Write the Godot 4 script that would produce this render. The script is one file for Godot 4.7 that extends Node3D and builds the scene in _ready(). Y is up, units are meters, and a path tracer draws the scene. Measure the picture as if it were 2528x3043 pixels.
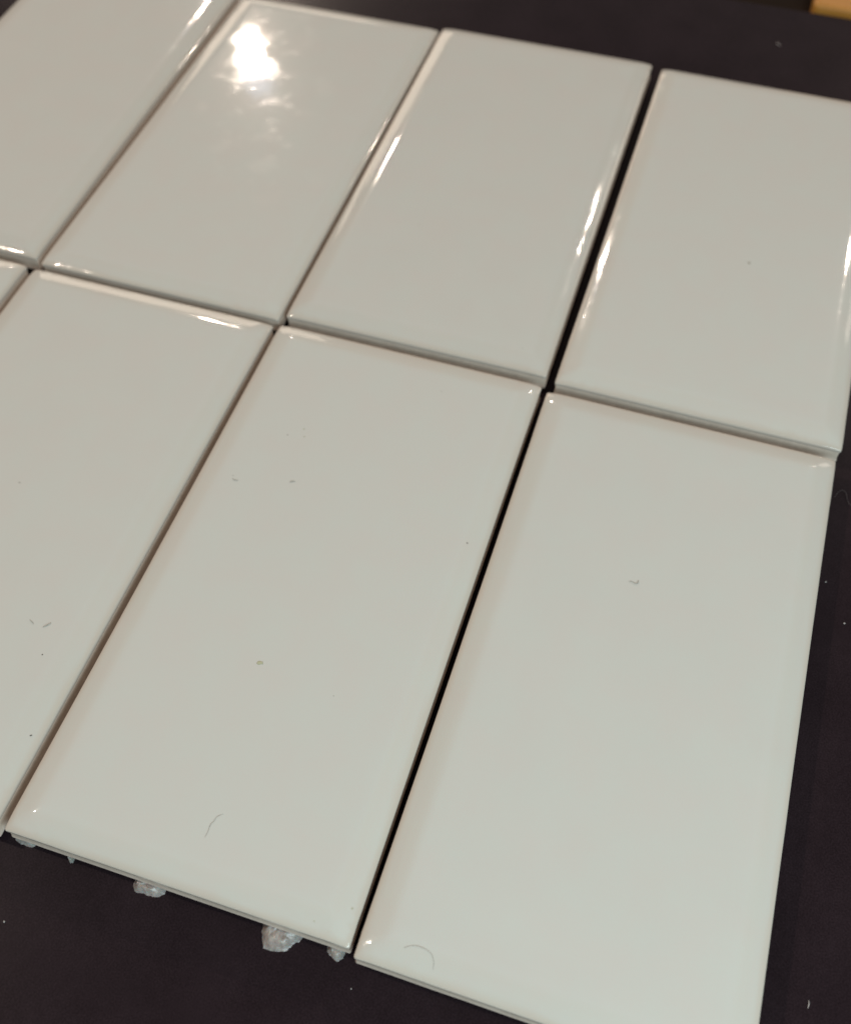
extends Node3D
# A close-up of eight glazed tiles glued in two rows on a black board, under indoor lamps. Lengths below are in millimetres unless said.

const MM := 0.001
const TILE_W := 76.85
const TILE_L := 152.2
const BOARD_Y := -7.5          # top of the board; 0 is the height of the tiles' glazed edge
const BODY_BOTTOM := -5.6

var noise_edge := FastNoiseLite.new()
var noise_wave := FastNoiseLite.new()
var noise_tone := FastNoiseLite.new()
var taken := {}
var tiles := []

# ------------------------------------------------------------------ helpers

func numbered(called: String) -> String:
	var n: int = taken.get(called, 0)
	taken[called] = n + 1
	return called if n == 0 else "%s_%03d" % [called, n]

func tag(o: Node, label: String, category: String, group := "") -> void:
	o.set_meta("label", label)
	o.set_meta("category", category)
	if group != "":
		o.set_meta("group", group)

func put(called: String, mesh: Mesh, m: Material, parent: Node = null) -> MeshInstance3D:
	var o := MeshInstance3D.new()
	o.mesh = mesh
	o.material_override = m
	if parent == null:
		o.name = numbered(called)
		add_child(o, true)
	else:
		o.name = called
		parent.add_child(o, true)
	return o

class Shape:
	var v := PackedVector3Array()
	var n := PackedVector3Array()
	var uv := PackedVector2Array()
	var c := PackedColorArray()
	var ix := PackedInt32Array()
	func add(p: Vector3, nn: Vector3, t := Vector2.ZERO, col := Color.WHITE) -> int:
		v.append(p * 0.001); n.append(nn.normalized()); uv.append(t); c.append(col)
		return v.size() - 1
	func tri(a: int, b: int, d: int) -> void:
		var g := (v[d] - v[a]).cross(v[b] - v[a])
		if g.dot(n[a] + n[b] + n[d]) < 0.0:
			ix.append_array([a, d, b])
		else:
			ix.append_array([a, b, d])
	func quad(a: int, b: int, d: int, e: int) -> void:
		tri(a, b, d)
		tri(a, d, e)
	func mesh() -> ArrayMesh:
		var arr := []
		arr.resize(Mesh.ARRAY_MAX)
		arr[Mesh.ARRAY_VERTEX] = v
		arr[Mesh.ARRAY_NORMAL] = n
		arr[Mesh.ARRAY_TEX_UV] = uv
		arr[Mesh.ARRAY_COLOR] = c
		arr[Mesh.ARRAY_INDEX] = ix
		var m := ArrayMesh.new()
		m.add_surface_from_arrays(Mesh.PRIMITIVE_TRIANGLES, arr)
		return m

func lin(r: float, g: float, b: float) -> Color:
	return Color(r, g, b).linear_to_srgb()

# ------------------------------------------------------------------ materials

func noise_image(size: int, layers: Array, sd: int) -> Image:
	# layers: [cells across the picture, weight, and for pinholes the level below which nothing shows]
	var out := PackedFloat32Array()
	out.resize(size * size)
	for l in layers:
		var f := FastNoiseLite.new()
		f.seed = sd + int(l[0])
		f.noise_type = FastNoiseLite.TYPE_SIMPLEX_SMOOTH
		f.fractal_type = FastNoiseLite.FRACTAL_NONE
		f.frequency = float(l[0]) / size
		var im: Image = f.get_seamless_image(size, size, false, false, 0.15, false)
		im.convert(Image.FORMAT_L8)
		var d := im.get_data()
		var w: float = l[1]
		for i in size * size:
			out[i] += w * (d[i] / 255.0 - 0.5) if l.size() < 3 else w * pow(maxf(d[i] / 255.0 - l[2], 0.0) / (1.0 - l[2]), 1.3)
	var bytes := PackedFloat32Array()
	bytes.resize(size * size)
	for i in size * size:
		bytes[i] = clampf(0.5 + out[i], 0.0, 1.0)
	return Image.create_from_data(size, size, false, Image.FORMAT_RF, bytes.to_byte_array())

func height_texture(size: int, layers: Array, sd: int) -> ImageTexture:
	return ImageTexture.create_from_image(noise_image(size, layers, sd))

func tone_texture(size: int, layers: Array, sd: int, dark: Color, light: Color) -> ImageTexture:
	var h := noise_image(size, layers, sd).get_data().to_float32_array()
	var bytes := PackedByteArray()
	bytes.resize(size * size * 3)
	for i in size * size:
		var k := dark.lerp(light, h[i])
		bytes[i * 3] = int(clampf(k.r, 0, 1) * 255.0 + 0.5)
		bytes[i * 3 + 1] = int(clampf(k.g, 0, 1) * 255.0 + 0.5)
		bytes[i * 3 + 2] = int(clampf(k.b, 0, 1) * 255.0 + 0.5)
	return ImageTexture.create_from_image(Image.create_from_data(size, size, false, Image.FORMAT_RGB8, bytes))

var glaze_mat: StandardMaterial3D
var bisque_mat: StandardMaterial3D
var board_mat: StandardMaterial3D
var glue_mat: StandardMaterial3D
var table_mat: StandardMaterial3D
var plank_mat: StandardMaterial3D

func materials() -> void:
	glaze_mat = StandardMaterial3D.new()
	glaze_mat.resource_name = "pale celadon glaze"
	glaze_mat.albedo_color = Color.WHITE
	glaze_mat.albedo_texture = tone_texture(512, [[5, 0.5], [14, 0.25], [110, 0.3], [230, 0.8]], 11, lin(0.604, 0.582, 0.544), lin(0.586, 0.606, 0.566))
	glaze_mat.vertex_color_use_as_albedo = true
	glaze_mat.roughness = 0.10
	glaze_mat.roughness_texture = tone_texture(512, [[6, 0.9, 0.50], [17, 0.6, 0.58], [80, 0.45, 0.6], [4, -0.62, 0.0]], 17, Color.BLACK, Color(1, 1, 1))
	glaze_mat.roughness_texture_channel = BaseMaterial3D.TEXTURE_CHANNEL_RED
	glaze_mat.metallic_specular = 0.5
	glaze_mat.clearcoat_enabled = true
	glaze_mat.clearcoat = 0.07
	glaze_mat.clearcoat_roughness = 0.18
	glaze_mat.heightmap_enabled = true
	glaze_mat.heightmap_texture = height_texture(1024, [[9, 0.06], [70, 0.035], [150, 0.02], [75, -0.45, 0.68], [120, -0.45, 0.68]], 5)
	glaze_mat.heightmap_scale = 0.00065

	bisque_mat = StandardMaterial3D.new()
	bisque_mat.resource_name = "unglazed pinkish clay"
	bisque_mat.albedo_texture = tone_texture(256, [[8, 0.6], [30, 0.5], [90, 0.4]], 21, lin(0.73, 0.625, 0.57), lin(0.85, 0.745, 0.69))
	bisque_mat.vertex_color_use_as_albedo = true
	bisque_mat.roughness = 0.85
	bisque_mat.heightmap_enabled = true
	bisque_mat.heightmap_texture = height_texture(512, [[20, 0.3], [60, 0.4], [150, 0.3]], 23)
	bisque_mat.heightmap_scale = 0.008

	board_mat = StandardMaterial3D.new()
	board_mat.resource_name = "black laminate"
	board_mat.albedo_texture = tone_texture(1024, [[6, 0.35], [40, 0.2], [260, 0.9]], 31, lin(0.0125, 0.0078, 0.0098), lin(0.0265, 0.0172, 0.0212))
	board_mat.roughness = 0.24
	board_mat.metallic_specular = 0.2
	board_mat.uv1_triplanar = true
	board_mat.uv1_scale = Vector3.ONE * 8.0
	board_mat.heightmap_enabled = true
	board_mat.heightmap_texture = height_texture(1024, [[120, 0.5], [300, 0.5]], 33)
	board_mat.heightmap_scale = 0.0009

	glue_mat = StandardMaterial3D.new()
	glue_mat.resource_name = "dried hot glue"
	glue_mat.albedo_texture = tone_texture(256, [[10, 0.7], [30, 0.6]], 41, lin(0.22, 0.182, 0.168), lin(0.50, 0.435, 0.41))
	glue_mat.roughness = 0.3
	glue_mat.subsurf_scatter_enabled = true
	glue_mat.subsurf_scatter_strength = 0.3
	glue_mat.uv1_triplanar = true
	glue_mat.uv1_scale = Vector3.ONE * 60.0

	table_mat = StandardMaterial3D.new()
	table_mat.resource_name = "dark brown wood"
	table_mat.albedo_texture = tone_texture(256, [[5, 0.6], [40, 0.5]], 51, lin(0.010, 0.006, 0.004), lin(0.020, 0.011, 0.006))
	table_mat.roughness = 0.8
	table_mat.metallic_specular = 0.2
	table_mat.uv1_triplanar = true
	table_mat.uv1_scale = Vector3(2.0, 2.0, 9.0)

	plank_mat = StandardMaterial3D.new()
	plank_mat.resource_name = "orange varnished wood"
	plank_mat.albedo_texture = tone_texture(256, [[4, 0.5], [18, 0.5], [70, 0.3]], 61, lin(0.47, 0.205, 0.034), lin(0.54, 0.245, 0.044))
	plank_mat.roughness = 0.5
	plank_mat.uv1_triplanar = true
	plank_mat.uv1_scale = Vector3(4.0, 4.0, 20.0)

# ------------------------------------------------------------------ tile

# how far the glaze has fallen at distance d from an edge (0 at the edge up to the full drop on the flat face)
var fall := PackedFloat32Array()     # every 0.02 mm
func slope(d: float) -> float:
	# a shallow pressed bevel with a soft crease about 6 mm in, and the tight roll of the very edge
	return (0.25 + 0.20 * exp(-d / 2.2)) / (1.0 + exp((d - 5.3) / 0.85)) + exp(-d / 0.16)

func drop(d: float) -> float:
	if fall.is_empty():
		fall.resize(801)
		for i in range(799, -1, -1):
			fall[i] = fall[i + 1] + 0.02 * slope((i + 0.5) * 0.02)
	var at := clampf(d / 0.02, 0.0, 799.99)
	return lerpf(fall[int(at)], fall[int(at) + 1], at - int(at))

func steps(length: float, inner: int) -> PackedFloat32Array:
	var near := [0.0, 0.08, 0.18, 0.32, 0.5, 0.75, 1.1, 1.6, 2.2, 2.8, 3.4, 3.9, 4.3, 4.6, 4.9, 5.15, 5.4, 5.65, 5.9, 6.15, 6.4, 6.7, 7.0, 7.4, 7.9, 8.6, 9.6, 11.0, 13.0, 16.0]
	var out := PackedFloat32Array()
	for d in near:
		out.append(d)
	for i in range(1, inner):
		out.append(16.0 + (length - 32.0) * i / inner)
	for k in near.size():
		out.append(length - near[near.size() - 1 - k])
	return out

const CORNER := 0.45
func footprint(a: float, b: float) -> Vector2:
	# the square grid with its corners rounded
	var x := a - TILE_W / 2.0
	var z := b - TILE_L / 2.0
	var p := (absf(x) - (TILE_W / 2.0 - CORNER)) / CORNER
	var q := (absf(z) - (TILE_L / 2.0 - CORNER)) / CORNER
	if p > 0.0 and q > 0.0:
		x = signf(x) * (TILE_W / 2.0 - CORNER + CORNER * p * sqrt(1.0 - q * q / 2.0))
		z = signf(z) * (TILE_L / 2.0 - CORNER + CORNER * q * sqrt(1.0 - p * p / 2.0))
	# pressed tiles draw in a little along their long sides
	x *= 1.0 - 0.0035 * (1.0 - pow(2.0 * z / TILE_L, 2.0))
	return Vector2(x, z)

func glaze_point(a: float, b: float, sd: float) -> Vector3:
	var f := footprint(a, b)
	var wob := 0.16 * noise_edge.get_noise_3d(f.x * 0.9, f.y * 0.9, sd)
	var du := maxf(0.0, minf(a, TILE_W - a))
	var dv := maxf(0.0, minf(b, TILE_L - b))
	var k := smoothstep(0.0, 1.0, minf(du, dv))
	var x := drop(du + wob * k)
	var z := drop(dv + wob * k)
	var full := drop(0.0)
	var y := full - pow(pow(x, 2.3) + pow(z, 2.3), 1.0 / 2.3)
	y += 0.007 * noise_wave.get_noise_3d(f.x, f.y, sd)
	return Vector3(f.x, y, f.y)

func tile_meshes(sd: float) -> Array:
	var us := steps(TILE_W, 7)
	var vs := steps(TILE_L, 14)
	var nu := us.size()
	var nv := vs.size()
	var s := Shape.new()
	var shift := Vector2(fmod(sd * 37.7, 80.0), fmod(sd * 91.3, 80.0))
	for j in nv:
		for i in nu:
			var a := us[i]
			var b := vs[j]
			var p := glaze_point(a, b, sd)
			var e := 0.04
			var a0 := maxf(a - e, 0.0)
			var a1 := minf(a + e, TILE_W)
			var b0 := maxf(b - e, 0.0)
			var b1 := minf(b + e, TILE_L)
			var tx := glaze_point(a1, b, sd) - glaze_point(a0, b, sd)
			var tz := glaze_point(a, b1, sd) - glaze_point(a, b0, sd)
			var nn := tz.cross(tx)
			# the glaze runs thin over the pink clay at the very edge
			var d := minf(minf(a, TILE_W - a), minf(b, TILE_L - b))
			var thin := 1.0 - smoothstep(0.1, 1.8 + 1.2 * noise_edge.get_noise_3d(p.x * 1.7, p.z * 1.7, sd + 40.0), d)
			var lean := 1.0 - smoothstep(4.2, 6.6, d)  # bevel tint: thinner, warmer glaze, plus dimmer light put into the colour
			var tone := 1.0 + 0.015 * sin(sd * 2.3) + 0.014 * noise_tone.get_noise_3d(p.x, p.z, sd)
			var col := (Color(tone, tone, tone) * Color(1, 1, 1).lerp(Color(0.985, 0.968, 0.95), lean)).lerp(Color(0.94, 0.86, 0.80), thin)
			s.add(p, nn, (Vector2(p.x, p.z) + shift) / 80.0, col)
	for j in nv - 1:
		for i in nu - 1:
			var k := j * nu + i
			s.quad(k, k + 1, k + nu + 1, k + nu)
	# the border, once round
	var ring: Array[int] = []
	for i in nu - 1:
		ring.append(i)
	for j in nv - 1:
		ring.append(j * nu + nu - 1)
	for i in range(nu - 1, 0, -1):
		ring.append((nv - 1) * nu + i)
	for j in range(nv - 1, 0, -1):
		ring.append(j * nu)
	var border: Array[Vector3] = []
	var outward: Array[Vector3] = []
	for k in ring:
		border.append(s.v[k] / MM)
	for k in border.size():
		var p := border[k]
		var c := Vector3(clampf(p.x, -TILE_W / 2 + CORNER, TILE_W / 2 - CORNER), p.y, clampf(p.z, -TILE_L / 2 + CORNER, TILE_L / 2 - CORNER))
		outward.append((p - c).normalized())
	# glaze rolled over the edge: [outward, height, normal outward, normal up]
	var roll := [[0.0, 0.0, 0.75, 0.66], [0.03, -0.08, 0.92, 0.38], [0.04, -0.26, 0.99, 0.12], [0.04, -0.6, 1.0, -0.02], [0.05, -0.95, 0.97, -0.2], [-0.03, -1.2, 0.9, -0.4], [-0.14, -1.32, 0.7, -0.7]]
	skirt(s, border, outward, roll, sd, [Color(0.99, 0.91, 0.87), Color(1.0, 0.92, 0.88), Color(0.96, 0.87, 0.83), Color(0.9, 0.82, 0.76)], true)
	var body := Shape.new()
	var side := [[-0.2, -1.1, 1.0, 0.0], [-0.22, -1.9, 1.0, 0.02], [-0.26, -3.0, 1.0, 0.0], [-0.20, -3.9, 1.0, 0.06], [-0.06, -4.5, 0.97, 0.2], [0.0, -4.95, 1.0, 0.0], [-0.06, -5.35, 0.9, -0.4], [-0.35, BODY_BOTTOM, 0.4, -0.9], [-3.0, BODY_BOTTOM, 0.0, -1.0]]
	skirt(body, border, outward, side, sd, [Color(0.92, 0.9, 0.85), Color(0.78, 0.76, 0.69), Color(0.84, 0.81, 0.75), Color(0.96, 0.93, 0.91), Color(0.98, 0.95, 0.94)], false)  # darker middle band: partly clay tone, partly wall shading put into the colour
	var centre := body.add(Vector3(0, BODY_BOTTOM, 0), Vector3.DOWN)
	var last := body.v.size() - 1 - border.size()
	for k in border.size():
		body.tri(centre, last + k, last + (k + 1) % border.size())
	return [s.mesh(), body.mesh()]

func skirt(s: Shape, border: Array[Vector3], outward: Array[Vector3], rows: Array, sd: float, tones: Array, hang: bool) -> void:
	var count := border.size()
	var first := s.v.size()
	for r in rows.size():
		var row: Array = rows[r]
		var t := float(r) / (rows.size() - 1)
		for k in count:
			var p: Vector3 = border[k] + outward[k] * float(row[0])
			var edge := border[k].y if hang else 0.0
			var share := (1.0 - t) if hang else 0.0
			p.y = row[1] + edge * share
			var w: float = noise_edge.get_noise_3d(border[k].x * 1.3, border[k].z * 1.3, sd + 9.0 + row[1] * 1.5)
			p += outward[k] * w * 0.07 * minf(1.0, r)
			if r > 0 and r < rows.size() - 1:
				p.y += 0.10 * w * t
			var along := (border[k].x + border[k].z) if absf(outward[k].x) < 0.7 else (border[k].z - border[k].x)
			s.add(p, outward[k] * row[2] + Vector3.UP * row[3], Vector2(along, p.y) / 80.0, tones[int(t * (tones.size() - 1) * 0.999)].lerp(tones[int(t * (tones.size() - 1) * 0.999) + 1], fmod(t * (tones.size() - 1) * 0.999, 1.0)))
	for r in rows.size() - 1:
		for k in count:
			var a := first + r * count + k
			var b := first + r * count + (k + 1) % count
			s.quad(a, b, b + count, a + count)

# ------------------------------------------------------------------ glue, flecks, fibres

func dab(outline: Array, height: float, sd: int, inside: Vector2, lumps := 0.35) -> ArrayMesh:
	# a squeezed-out lump of glue: outline on the board (x, z), heaped up towards the point inside
	var n := 40
	var rng := FastNoiseLite.new()
	rng.seed = sd
	rng.frequency = 0.9
	var pts: Array[Vector2] = []
	var total := 0.0
	for i in outline.size():
		total += outline[i].distance_to(outline[(i + 1) % outline.size()])
	for k in n:
		var at := total * k / n
		for i in outline.size():
			var a: Vector2 = outline[i]
			var b: Vector2 = outline[(i + 1) % outline.size()]
			var d := a.distance_to(b)
			if at <= d:
				pts.append(a.lerp(b, at / d))
				break
			at -= d
	while pts.size() < n:
		pts.append(outline[0])
	for k in n:
		pts[k] += (pts[k] - inside).normalized() * 0.28 * rng.get_noise_2d(pts[k].x * 3.0, pts[k].y * 3.0) * minf(1.0, height / 2.0)
	var st := SurfaceTool.new()
	st.begin(Mesh.PRIMITIVE_TRIANGLES)
	var rings := 11
	var grid := []
	for r in rings + 1:
		var t := float(r) / rings
		var row := []
		for k in n:
			var p := inside.lerp(pts[k], t)
			var y := (height - 0.3) * (1.0 - smoothstep(0.6, 0.97, t)) + 0.3 * pow(maxf(0.0, 1.0 - pow(t, 8.0)), 0.5)
			if r > 0 and r < rings:
				y += lumps * rng.get_noise_2d(p.x, p.y) * (0.4 + t)
			row.append(Vector3(p.x, BOARD_Y + maxf(y, 0.0) + (0.02 if r < rings else -0.02), p.y) * MM)
		grid.append(row)
	for r in rings:
		for k in n:
			var a: Vector3 = grid[r][k]
			var b: Vector3 = grid[r][(k + 1) % n]
			var c: Vector3 = grid[r + 1][(k + 1) % n]
			var d: Vector3 = grid[r + 1][k]
			for p in [a, c, b, a, d, c]:
				st.add_vertex(p)
	st.index()
	st.generate_normals()
	return st.commit()

func flat(color: Color, rough := 0.8) -> StandardMaterial3D:
	var m := StandardMaterial3D.new()
	m.albedo_color = color
	m.roughness = rough
	return m

func fleck(size: Vector3, sd: int) -> ArrayMesh:
	# a small irregular crumb: a squashed, dented ball
	var rng := RandomNumberGenerator.new()
	rng.seed = sd
	var st := SurfaceTool.new()
	st.begin(Mesh.PRIMITIVE_TRIANGLES)
	var n := 9
	var rows := [[-0.5, 0.55], [-0.1, 1.0], [0.3, 0.8]]
	var rad := []
	for k in n:
		rad.append(rng.randf_range(0.6, 1.15))
	var grid := []
	for r in rows:
		var row := []
		for k in n:
			var a := TAU * k / n
			var q: float = r[1] * rad[k] * rng.randf_range(0.9, 1.1)
			row.append(Vector3(cos(a) * q * size.x / 2, (r[0] + 0.5) * size.y, sin(a) * q * size.z / 2) * MM)
		grid.append(row)
	var top := Vector3(0, size.y, 0) * MM
	var low := Vector3.ZERO
	for k in n:
		var j := (k + 1) % n
		for r in 2:
			for p in [grid[r][k], grid[r][j], grid[r + 1][j], grid[r][k], grid[r + 1][j], grid[r + 1][k]]:
				st.add_vertex(p)
		for p in [grid[2][k], grid[2][j], top, grid[0][j], grid[0][k], low]:
			st.add_vertex(p)
	st.index()
	st.generate_normals()
	return st.commit()

func fibre(points: Array, radius: float, lift: float) -> ArrayMesh:
	# a hair or thread along points round the origin, as a thin tapered tube
	var curve := Curve3D.new()
	for i in points.size():
		var p: Vector3 = points[i]
		var before: Vector3 = points[maxi(i - 1, 0)]
		var after: Vector3 = points[mini(i + 1, points.size() - 1)]
		var t := (after - before) / 5.0
		p.y += radius + lift * sin(PI * i / (points.size() - 1))
		curve.add_point(p, -t, t)
	curve.bake_interval = 0.15
	var length := curve.get_baked_length()
	var n := maxi(8, int(length / 0.25))
	var s := Shape.new()
	for i in n + 1:
		var at := length * i / n
		var p := curve.sample_baked(at, true)
		var ahead := (curve.sample_baked(minf(at + 0.05, length), true) - curve.sample_baked(maxf(at - 0.05, 0.0), true)).normalized()
		var side := ahead.cross(Vector3.UP).normalized()
		var up := side.cross(ahead).normalized()
		var r := radius * (0.55 + 0.45 * sin(PI * clampf(at / length, 0.0, 1.0)))
		for k in 6:
			var a := TAU * k / 6
			var d := side * cos(a) + up * sin(a)
			s.add(p + d * r, d)
	for i in n:
		for k in 6:
			var a := i * 6 + k
			var b := i * 6 + (k + 1) % 6
			s.quad(a, b, b + 6, a + 6)
	return s.mesh()

func slab(size: Vector3, bevel: float) -> ArrayMesh:
	# a board with rounded upright edges at its top rim; top face at y = 0
	var s := Shape.new()
	var x := size.x / 2
	var z := size.z / 2
	var rings := []
	for i in 5:
		var a := PI / 2 * i / 4
		rings.append([bevel * (1.0 - sin(a)), -bevel * (1.0 - cos(a)), sin(a), cos(a)])
	rings.append([0.0, -size.y, 1.0, 0.0])
	var base := s.v.size()
	var r0 := 2.0
	var n := 0
	for r in rings:
		n = 0
		for c in 4:
			var sx: float = [1, -1, -1, 1][c]
			var sz: float = [1, 1, -1, -1][c]
			for k in 5:
				var a := PI / 2 * c + PI / 2 * k / 4
				var d := Vector3(cos(a), 0, sin(a))
				var rad: float = r0 - minf(r[0], r0 * 0.9)
				var p: Vector3 = Vector3(sx * (x - r0), r[1], sz * (z - r0)) + d * rad
				s.add(p, d * r[2] + Vector3.UP * r[3])
				n += 1
	for r in rings.size() - 1:
		for k in n:
			var a: int = base + r * n + k
			var b: int = base + r * n + (k + 1) % n
			s.quad(a, b, b + n, a + n)
	var top := s.add(Vector3.ZERO, Vector3.UP)
	for k in n:
		s.tri(top, base + k, base + (k + 1) % n)
	var low := s.add(Vector3(0, -size.y, 0), Vector3.DOWN)
	var first := s.v.size()
	for k in n:
		s.add(s.v[base + (rings.size() - 1) * n + k] / MM, Vector3.DOWN)
	for k in n:
		s.tri(low, first + k, first + (k + 1) % n)
	return s.mesh()

# ------------------------------------------------------------------ the scene

func lamp(called: String, towards: Vector3, distance: float, energy: float, size: float, color: Color, from := Vector3.ZERO) -> void:
	var l := OmniLight3D.new()
	l.name = called
	l.position = from + towards.normalized() * distance
	l.light_energy = energy
	l.light_size = size
	l.light_color = color
	l.omni_range = 8.0
	l.omni_attenuation = 2.0
	l.shadow_enabled = true
	add_child(l, true)

func _ready() -> void:
	# camera (position and aim solved from the tiles' corners in the photograph)
	var cam := Camera3D.new()
	cam.name = "camera"
	var look := CameraAttributesPhysical.new()
	look.frustum_focal_length = 24.82
	look.frustum_focus_distance = 0.235
	look.frustum_near = 0.01
	look.frustum_far = 20.0
	look.exposure_aperture = 8.5
	cam.attributes = look
	cam.keep_aspect = Camera3D.KEEP_HEIGHT
	cam.fov = 51.6054
	cam.near = 0.01
	cam.far = 20.0
	cam.transform = Transform3D(Basis(Vector3(0.95159589, -0.00651952, -0.30728287), Vector3(-0.25055054, 0.56260745, -0.78784344), Vector3(0.178016, 0.82669847, 0.53374147)), Vector3(0.06826527, 0.21980129, 0.11494139))
	add_child(cam)
	cam.current = true

	var around := WorldEnvironment.new()
	around.name = "environment"
	var env := Environment.new()
	env.background_mode = Environment.BG_COLOR
	env.background_color = lin(0.288, 0.262, 0.243)
	env.tonemap_mode = Environment.TONE_MAPPER_LINEAR
	env.tonemap_exposure = 0.965
	env.sdfgi_enabled = true
	env.ssao_enabled = true
	env.ssil_enabled = true
	around.environment = env
	add_child(around)

	# lamps of the room: directions read from the reflections and the shadows
	lamp("lamp_behind", Vector3(-0.4015, 0.5267, -0.7493), 1.6, 0.27, 0.012, Color(1.0, 0.915, 0.84), Vector3(-0.0974, 0.0025, -0.1942))
	lamp("lamp_back_right", Vector3(0.27, 0.55, -0.78), 2.0, 0.45, 0.014, Color(1.0, 0.925, 0.855))
	lamp("lamp_overhead", Vector3(-0.60, 0.80, 0.02), 1.5, 0.64, 0.018, Color(1.0, 0.92, 0.85))
	var glow := AreaLight3D.new()
	glow.name = "lit_wall_light"
	glow.area_size = Vector2(0.8, 0.42)
	glow.light_energy = 0.25
	glow.light_color = Color(1.0, 0.92, 0.83)
	glow.shadow_enabled = true
	add_child(glow)
	glow.look_at_from_position(Vector3(-0.98, 0.52, -1.72), Vector3(0, 0, -0.1), Vector3.UP)

	lamp("cool_lamp_behind", Vector3(-0.394, 0.545, -0.74), 1.6, 0.0020, 0.026, Color(0.80, 0.87, 1.0), Vector3(-0.089, 0.0025, -0.180))
	var side := AreaLight3D.new()
	side.name = "back_right_glow"  # unseen soft panel, added for the broad glow near lamp_back_right
	side.area_size = Vector2(0.4, 0.45)
	side.light_energy = 0.14
	side.light_color = Color(1.0, 0.94, 0.87)
	side.shadow_enabled = true
	add_child(side)
	side.look_at_from_position(Vector3(0.92, 0.80, -1.70), Vector3(0, 0, -0.1), Vector3.UP)
	var front := AreaLight3D.new()
	front.name = "front_fill_light"  # unseen soft panel, added as fill from the camera side
	front.area_size = Vector2(0.30, 0.25)
	front.light_energy = 0.24
	front.light_color = Color(0.87, 0.98, 1.0)
	front.shadow_enabled = true
	add_child(front)
	front.look_at_from_position(Vector3(0.36, 0.34, 0.34), Vector3(0, 0, 0), Vector3.UP)

	noise_edge.seed = 3
	noise_edge.frequency = 0.16
	noise_wave.seed = 8
	noise_wave.frequency = 0.035
	noise_tone.seed = 14
	noise_tone.frequency = 0.05
	materials()

	# the table and what lies on it
	var table := put("table_top", slab(Vector3(1600, 30, 1400), 2.0), table_mat)
	table.position = Vector3(0.0, BOARD_Y - 6.0, -100.0) * MM
	table.set_meta("kind", "structure")
	table.set_meta("label", "dark brown table top seen behind the black board")
	var board := put("board", slab(Vector3(760, 6, 640), 0.6), board_mat)
	board.position = Vector3(-60.0, BOARD_Y, -295.4 + 320.0) * MM
	tag(board, "satin black board that the pale tiles are glued to", "board")
	var plank := put("wooden_plank", slab(Vector3(260, 11, 120), 1.6), plank_mat)
	plank.position = Vector3(88.6 + 130.0, BOARD_Y + 2.0, -297.8 - 60.0) * MM
	tag(plank, "orange wooden plank behind the far edge of the black board", "plank")

	# the tiles: x, z, turn, label
	tiles = [
		[0.0, 0.0, 0.0, "front-row tile with lumps of glue squeezed out under its near edge"],
		[78.48, 1.40, -0.00312, "front-row tile at the right-hand end, its long side along the bare black board"],
		[-78.95, 0.77, -0.00168, "front-row tile touching the left long side of the tile with glue lumps"],
		[-158.55, 0.43, 0.00077, "tile cut off by the left edge of the photo, only its far corner in view"],
		[-157.81, -155.52, 0.00187, "back-row tile at the left-hand end, cut off by the top left corner"],
		[-78.12, -154.01, -0.00207, "back-row tile with the round white reflection of a lamp on its face"],
		[0.12, -156.08, 0.00131, "back-row tile between the one with the lamp reflection and a wide black gap"],
		[80.22, -154.58, -0.00475, "back-row tile at the right-hand end, beyond the wide black gap"],
	]
	var lift := [0.0, 0.0, 0.0, 0.0, 0.0, 0.0, 0.0, 0.0]
	var made := []
	for i in tiles.size():
		var t: Array = tiles[i]
		var o := Node3D.new()
		o.name = numbered("ceramic_tile")
		add_child(o, true)
		o.position = Vector3(t[0], lift[i], t[1]) * MM
		o.rotation.y = t[2]
		tag(o, t[3], "tile", "pale glazed tiles glued on the board in two rows")
		var m := tile_meshes(float(i) * 7.0 + 1.0)
		put("glaze", m[0], glaze_mat, o)
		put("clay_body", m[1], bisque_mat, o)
		made.append(o)

	# glue: lumps under the near edge of the first tile, and the hidden dabs that carry each tile
	var lumps := [
		[[Vector2(-39.0, 75.0), Vector2(-38.4, 76.1), Vector2(-36.7, 76.5), Vector2(-34.3, 76.5), Vector2(-33.6, 75.9), Vector2(-33.5, 74.5)], 1.6, Vector2(-36.3, 74.4), "low smear of glue under the left near corner"],
		[[Vector2(-10.4, 74.0), Vector2(-10.0, 76.8), Vector2(-8.9, 78.1), Vector2(-7.2, 77.8), Vector2(-5.2, 77.9), Vector2(-3.7, 77.4), Vector2(-2.8, 76.4), Vector2(-2.9, 74.0)], 1.9, Vector2(-6.6, 75.2), "shallow clear glue lump left of the larger one"],
		[[Vector2(18.9, 74.0), Vector2(19.2, 77.1), Vector2(20.2, 78.9), Vector2(21.0, 80.3), Vector2(22.6, 80.1), Vector2(24.0, 79.7), Vector2(25.5, 79.3), Vector2(26.4, 77.8), Vector2(27.6, 76.6), Vector2(27.8, 74.0)], 2.0, Vector2(22.9, 75.4), "largest glue lump, broken off square"],
		[[Vector2(33.0, 75.0), Vector2(33.4, 76.8), Vector2(35.0, 77.7), Vector2(36.1, 78.0), Vector2(36.9, 77.1), Vector2(37.2, 75.0)], 1.7, Vector2(35.2, 74.8), "small glue lump near the right near corner"],
		[[Vector2(-25.2, 75.6), Vector2(-25.2, 76.5), Vector2(-24.7, 76.9), Vector2(-24.2, 76.5), Vector2(-24.2, 75.6)], 1.9, Vector2(-24.7, 75.8), "tiny nub of glue"],
	]
	for i in lumps.size():
		var l: Array = lumps[i]
		var g := put("glue_lump", dab(l[0], l[1], 70 + i, l[2], 0.6), glue_mat, made[0])
		g.set_meta("label", l[3])
	var round: Array = []
	for k in 12:
		round.append(Vector2(cos(TAU * k / 12), sin(TAU * k / 12)) * 7.0)
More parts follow.
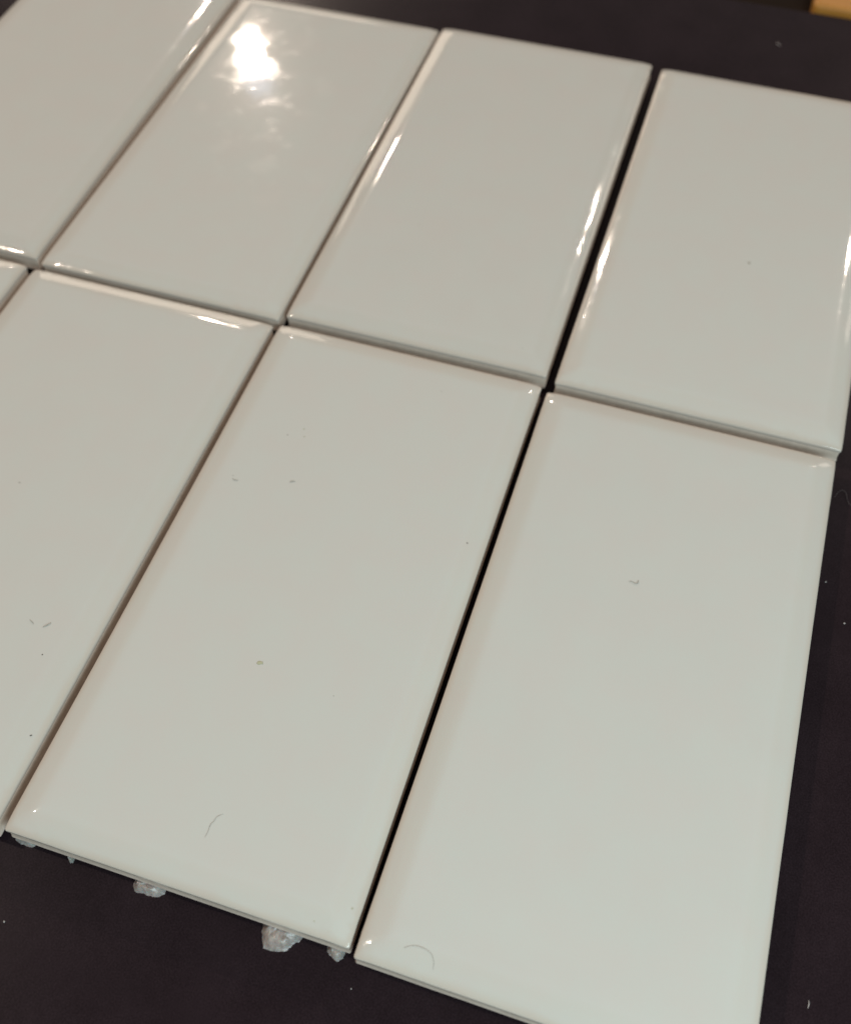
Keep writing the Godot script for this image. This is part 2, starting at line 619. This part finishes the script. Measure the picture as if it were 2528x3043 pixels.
	var pad := dab(round, 2.4, 90, Vector2.ZERO, 0.1)
	for o in made:
		for k in 4:
			var g := put("glue_pad", pad, glue_mat, o)
			g.position = Vector3([-22.0, 22.0, -22.0, 22.0][k], 0, [-52.0, -52.0, 52.0, 52.0][k]) * MM

	small_things()

func glaze_height(x: float, z: float) -> float:
	# the height of the glazed face of whichever tile lies under this point
	for t in tiles:
		var p := Vector2(x - t[0], z - t[1]).rotated(t[2])
		var du := TILE_W / 2.0 - absf(p.x)
		var dv := TILE_L / 2.0 - absf(p.y)
		if du > 0.0 and dv > 0.0:
			return drop(0.0) - pow(pow(drop(du), 2.3) + pow(drop(dv), 2.3), 1.0 / 2.3)
	return BOARD_Y

func small_things() -> void:
	var face: float = drop(0.0) - 0.008
	var dark := flat(lin(0.09, 0.08, 0.068))
	var grey := flat(lin(0.41, 0.395, 0.35))
	var olive := flat(lin(0.45, 0.45, 0.31))
	var pale := flat(lin(0.42, 0.39, 0.38))
	var hair := flat(lin(0.47, 0.43, 0.385), 0.5)
	# crumbs on the tiles: x, z, size, material, turn, label
	var crumbs := [
		[-1.6, 25.0, Vector3(2.0, 0.12, 1.4), olive, 0.3, "olive flake lying on the middle of the glue-lump tile"],
		[-20.6, -38.1, Vector3(0.36, 0.12, 0.36), dark, 0.0, "dark speck beside two olive crumbs, far left of the glue-lump tile"],
		[-17.2, -41.2, Vector3(0.75, 0.1, 0.4), olive, 0.9, "farther of two olive crumbs beside a dark speck"],
		[-16.2, -38.9, Vector3(0.55, 0.1, 0.45), olive, 0.1, "nearer of two olive crumbs beside a dark speck"],
		[13.3, -64.5, Vector3(0.8, 0.1, 0.3), grey, 0.2, "grey crumb near the far edge of the glue-lump tile"],
		[33.8, -20.3, Vector3(0.6, 0.1, 0.28), dark, 0.1, "dark crumb by the right long side of the glue-lump tile"],
		[-49.9, 38.3, Vector3(0.42, 0.15, 0.42), dark, 0.0, "round black speck on the left front-row tile, below two short fibres"],
		[-42.9, 56.2, Vector3(0.75, 0.15, 0.4), dark, 0.7, "oval black crumb nearest the camera on the left front-row tile"],
		[-79.8, -3.1, Vector3(1.1, 0.08, 0.5), grey, 0.1, "faint grey smear-like flake at the left edge of the photo"],
		[85.0, -139.4, Vector3(1.7, 0.03, 1.5), flat(lin(0.40, 0.385, 0.34)), 0.4, "dull grey spot on the back-row tile at the right-hand end"],
		[-13.1, -126.2, Vector3(0.6, 0.08, 0.5), grey, 0.4, "grey speck on the back-row tile left of the wide black gap"],
		[17.1, 27.6, Vector3(0.35, 0.1, 0.3), grey, 0.0, "lone grey speck right of the olive flake"],
		[36.6, 69.0, Vector3(0.5, 0.1, 0.5), olive, 0.0, "olive speck in the near right corner of the glue-lump tile"],
		[30.3, 73.6, Vector3(0.4, 0.1, 0.4), olive, 0.0, "olive speck above the near edge between two glue lumps"],
		[30.0, -86.4, Vector3(0.5, 0.1, 0.4), grey, 0.0, "grey speck near the near edge of the middle back-row tile"],
		[-28.9, -21.6, Vector3(0.5, 0.1, 0.3), grey, 0.2, "grey speck left of a short grey fibre on the glue-lump tile"],
	]
	for i in crumbs.size():
		var c: Array = crumbs[i]
		var o := put("crumb", fleck(Vector3(c[2].x * 0.85, maxf(c[2].y * 0.7, 0.045), c[2].z * 0.85), 200 + i), c[3])
		o.position = Vector3(c[0], glaze_height(c[0], c[1]) - 0.008, c[1]) * MM
		o.rotation.y = c[4]
		tag(o, c[5], "crumb", "crumbs and specks on the tiles")
	# lint on the board
	var lint := [
		[120.1, -41.8, Vector3(0.5, 0.25, 0.5), "white dust speck in the shadow beside the right-hand front tile"],
		[125.6, -31.4, Vector3(0.55, 0.25, 0.5), "white dust speck on the black board just outside the tile's shadow"],
		[-31.9, 91.6, Vector3(0.5, 0.25, 0.5), "white dust speck on the board at the lower left"],
		[40.5, 81.8, Vector3(0.35, 0.2, 0.35), "faint dust speck on the board in front of the two front tiles"],
	]
	for i in lint.size():
		var c: Array = lint[i]
		var o := put("dust_speck", fleck(c[2], 300 + i), pale)
		o.position = Vector3(c[0], BOARD_Y + 0.02, c[1]) * MM
		tag(o, c[3], "dust speck", "white dust on the black board")
	# fibres: points, radius, lift, height of what they lie on, material, name, label
	var threads := [
		[[Vector2(4.6, 59.6), Vector2(3.7, 60.4), Vector2(3.35, 61.6), Vector2(3.0, 62.6), Vector2(3.1, 63.8), Vector2(3.0, 65.2)], 0.04, 0.05, face, hair, "hair", "short curved hair near the near edge of the glue-lump tile"],
		[[Vector2(73.6, -21.3), Vector2(74.3, -21.5), Vector2(75.1, -21.2), Vector2(75.7, -21.6), Vector2(75.6, -22.4)], 0.09, 0.1, face, grey, "thread", "tiny curled grey thread on the right-hand front tile"],
		[[Vector2(48.8, 73.0), Vector2(50.9, 72.0), Vector2(53.7, 72.2), Vector2(55.0, 73.4), Vector2(55.4, 75.0)], 0.045, 0.05, face, hair, "hair", "looped hair over the near edge of the right-hand front tile"],
		[[Vector2(-53.3, 32.0), Vector2(-52.6, 31.2), Vector2(-52.0, 30.4)], 0.10, 0.05, face, grey, "fibre", "right one of two short fibres on the left front-row tile"],
		[[Vector2(-57.2, 31.2), Vector2(-56.4, 31.5), Vector2(-55.8, 31.9)], 0.08, 0.05, face, grey, "fibre", "left one of two short fibres on the left front-row tile"],
		[[Vector2(-28.6, -20.6), Vector2(-27.8, -20.4), Vector2(-27.0, -20.6)], 0.09, 0.05, face, grey, "fibre", "short grey fibre near the left long side of the glue-lump tile"],
		[[Vector2(-14.3, -24.0), Vector2(-13.7, -24.5), Vector2(-13.0, -24.6)], 0.10, 0.05, face, grey, "fibre", "short bent fibre in the far half of the glue-lump tile"],
		[[Vector2(119.5, -68.4), Vector2(120.8, -71.0), Vector2(122.1, -70.7), Vector2(123.1, -67.8), Vector2(124.3, -67.0), Vector2(126.5, -68.0)], 0.05, 0.4, BOARD_Y, flat(lin(0.12, 0.10, 0.10)), "lint_thread", "wavy grey lint thread on the board right of the tiles"],
		[[Vector2(127.0, 56.2), Vector2(127.1, 56.9), Vector2(127.0, 57.7)], 0.11, 0.1, BOARD_Y, pale, "lint_thread", "short white lint thread at the lower right of the board"],
		[[Vector2(78.6, -271.6), Vector2(79.0, -270.2), Vector2(80.2, -269.6)], 0.14, 0.1, BOARD_Y, pale, "lint_thread", "bent white lint on the board near the orange plank"],
	]
	for t in threads:
		var pts: Array = t[0]
		var at := Vector3.ZERO
		var moved := []
		for p in pts:
			var q := Vector3(p.x, BOARD_Y if t[3] == BOARD_Y else glaze_height(p.x, p.y), p.y)
			if moved.is_empty():
				at = q
			moved.append(q - at)
		var o := put(t[5], fibre(moved, t[1], t[2]), t[4])
		o.position = (at + Vector3(0, 0.008, 0)) * MM
		tag(o, t[6], "lint" if t[5] == "lint_thread" else t[5])
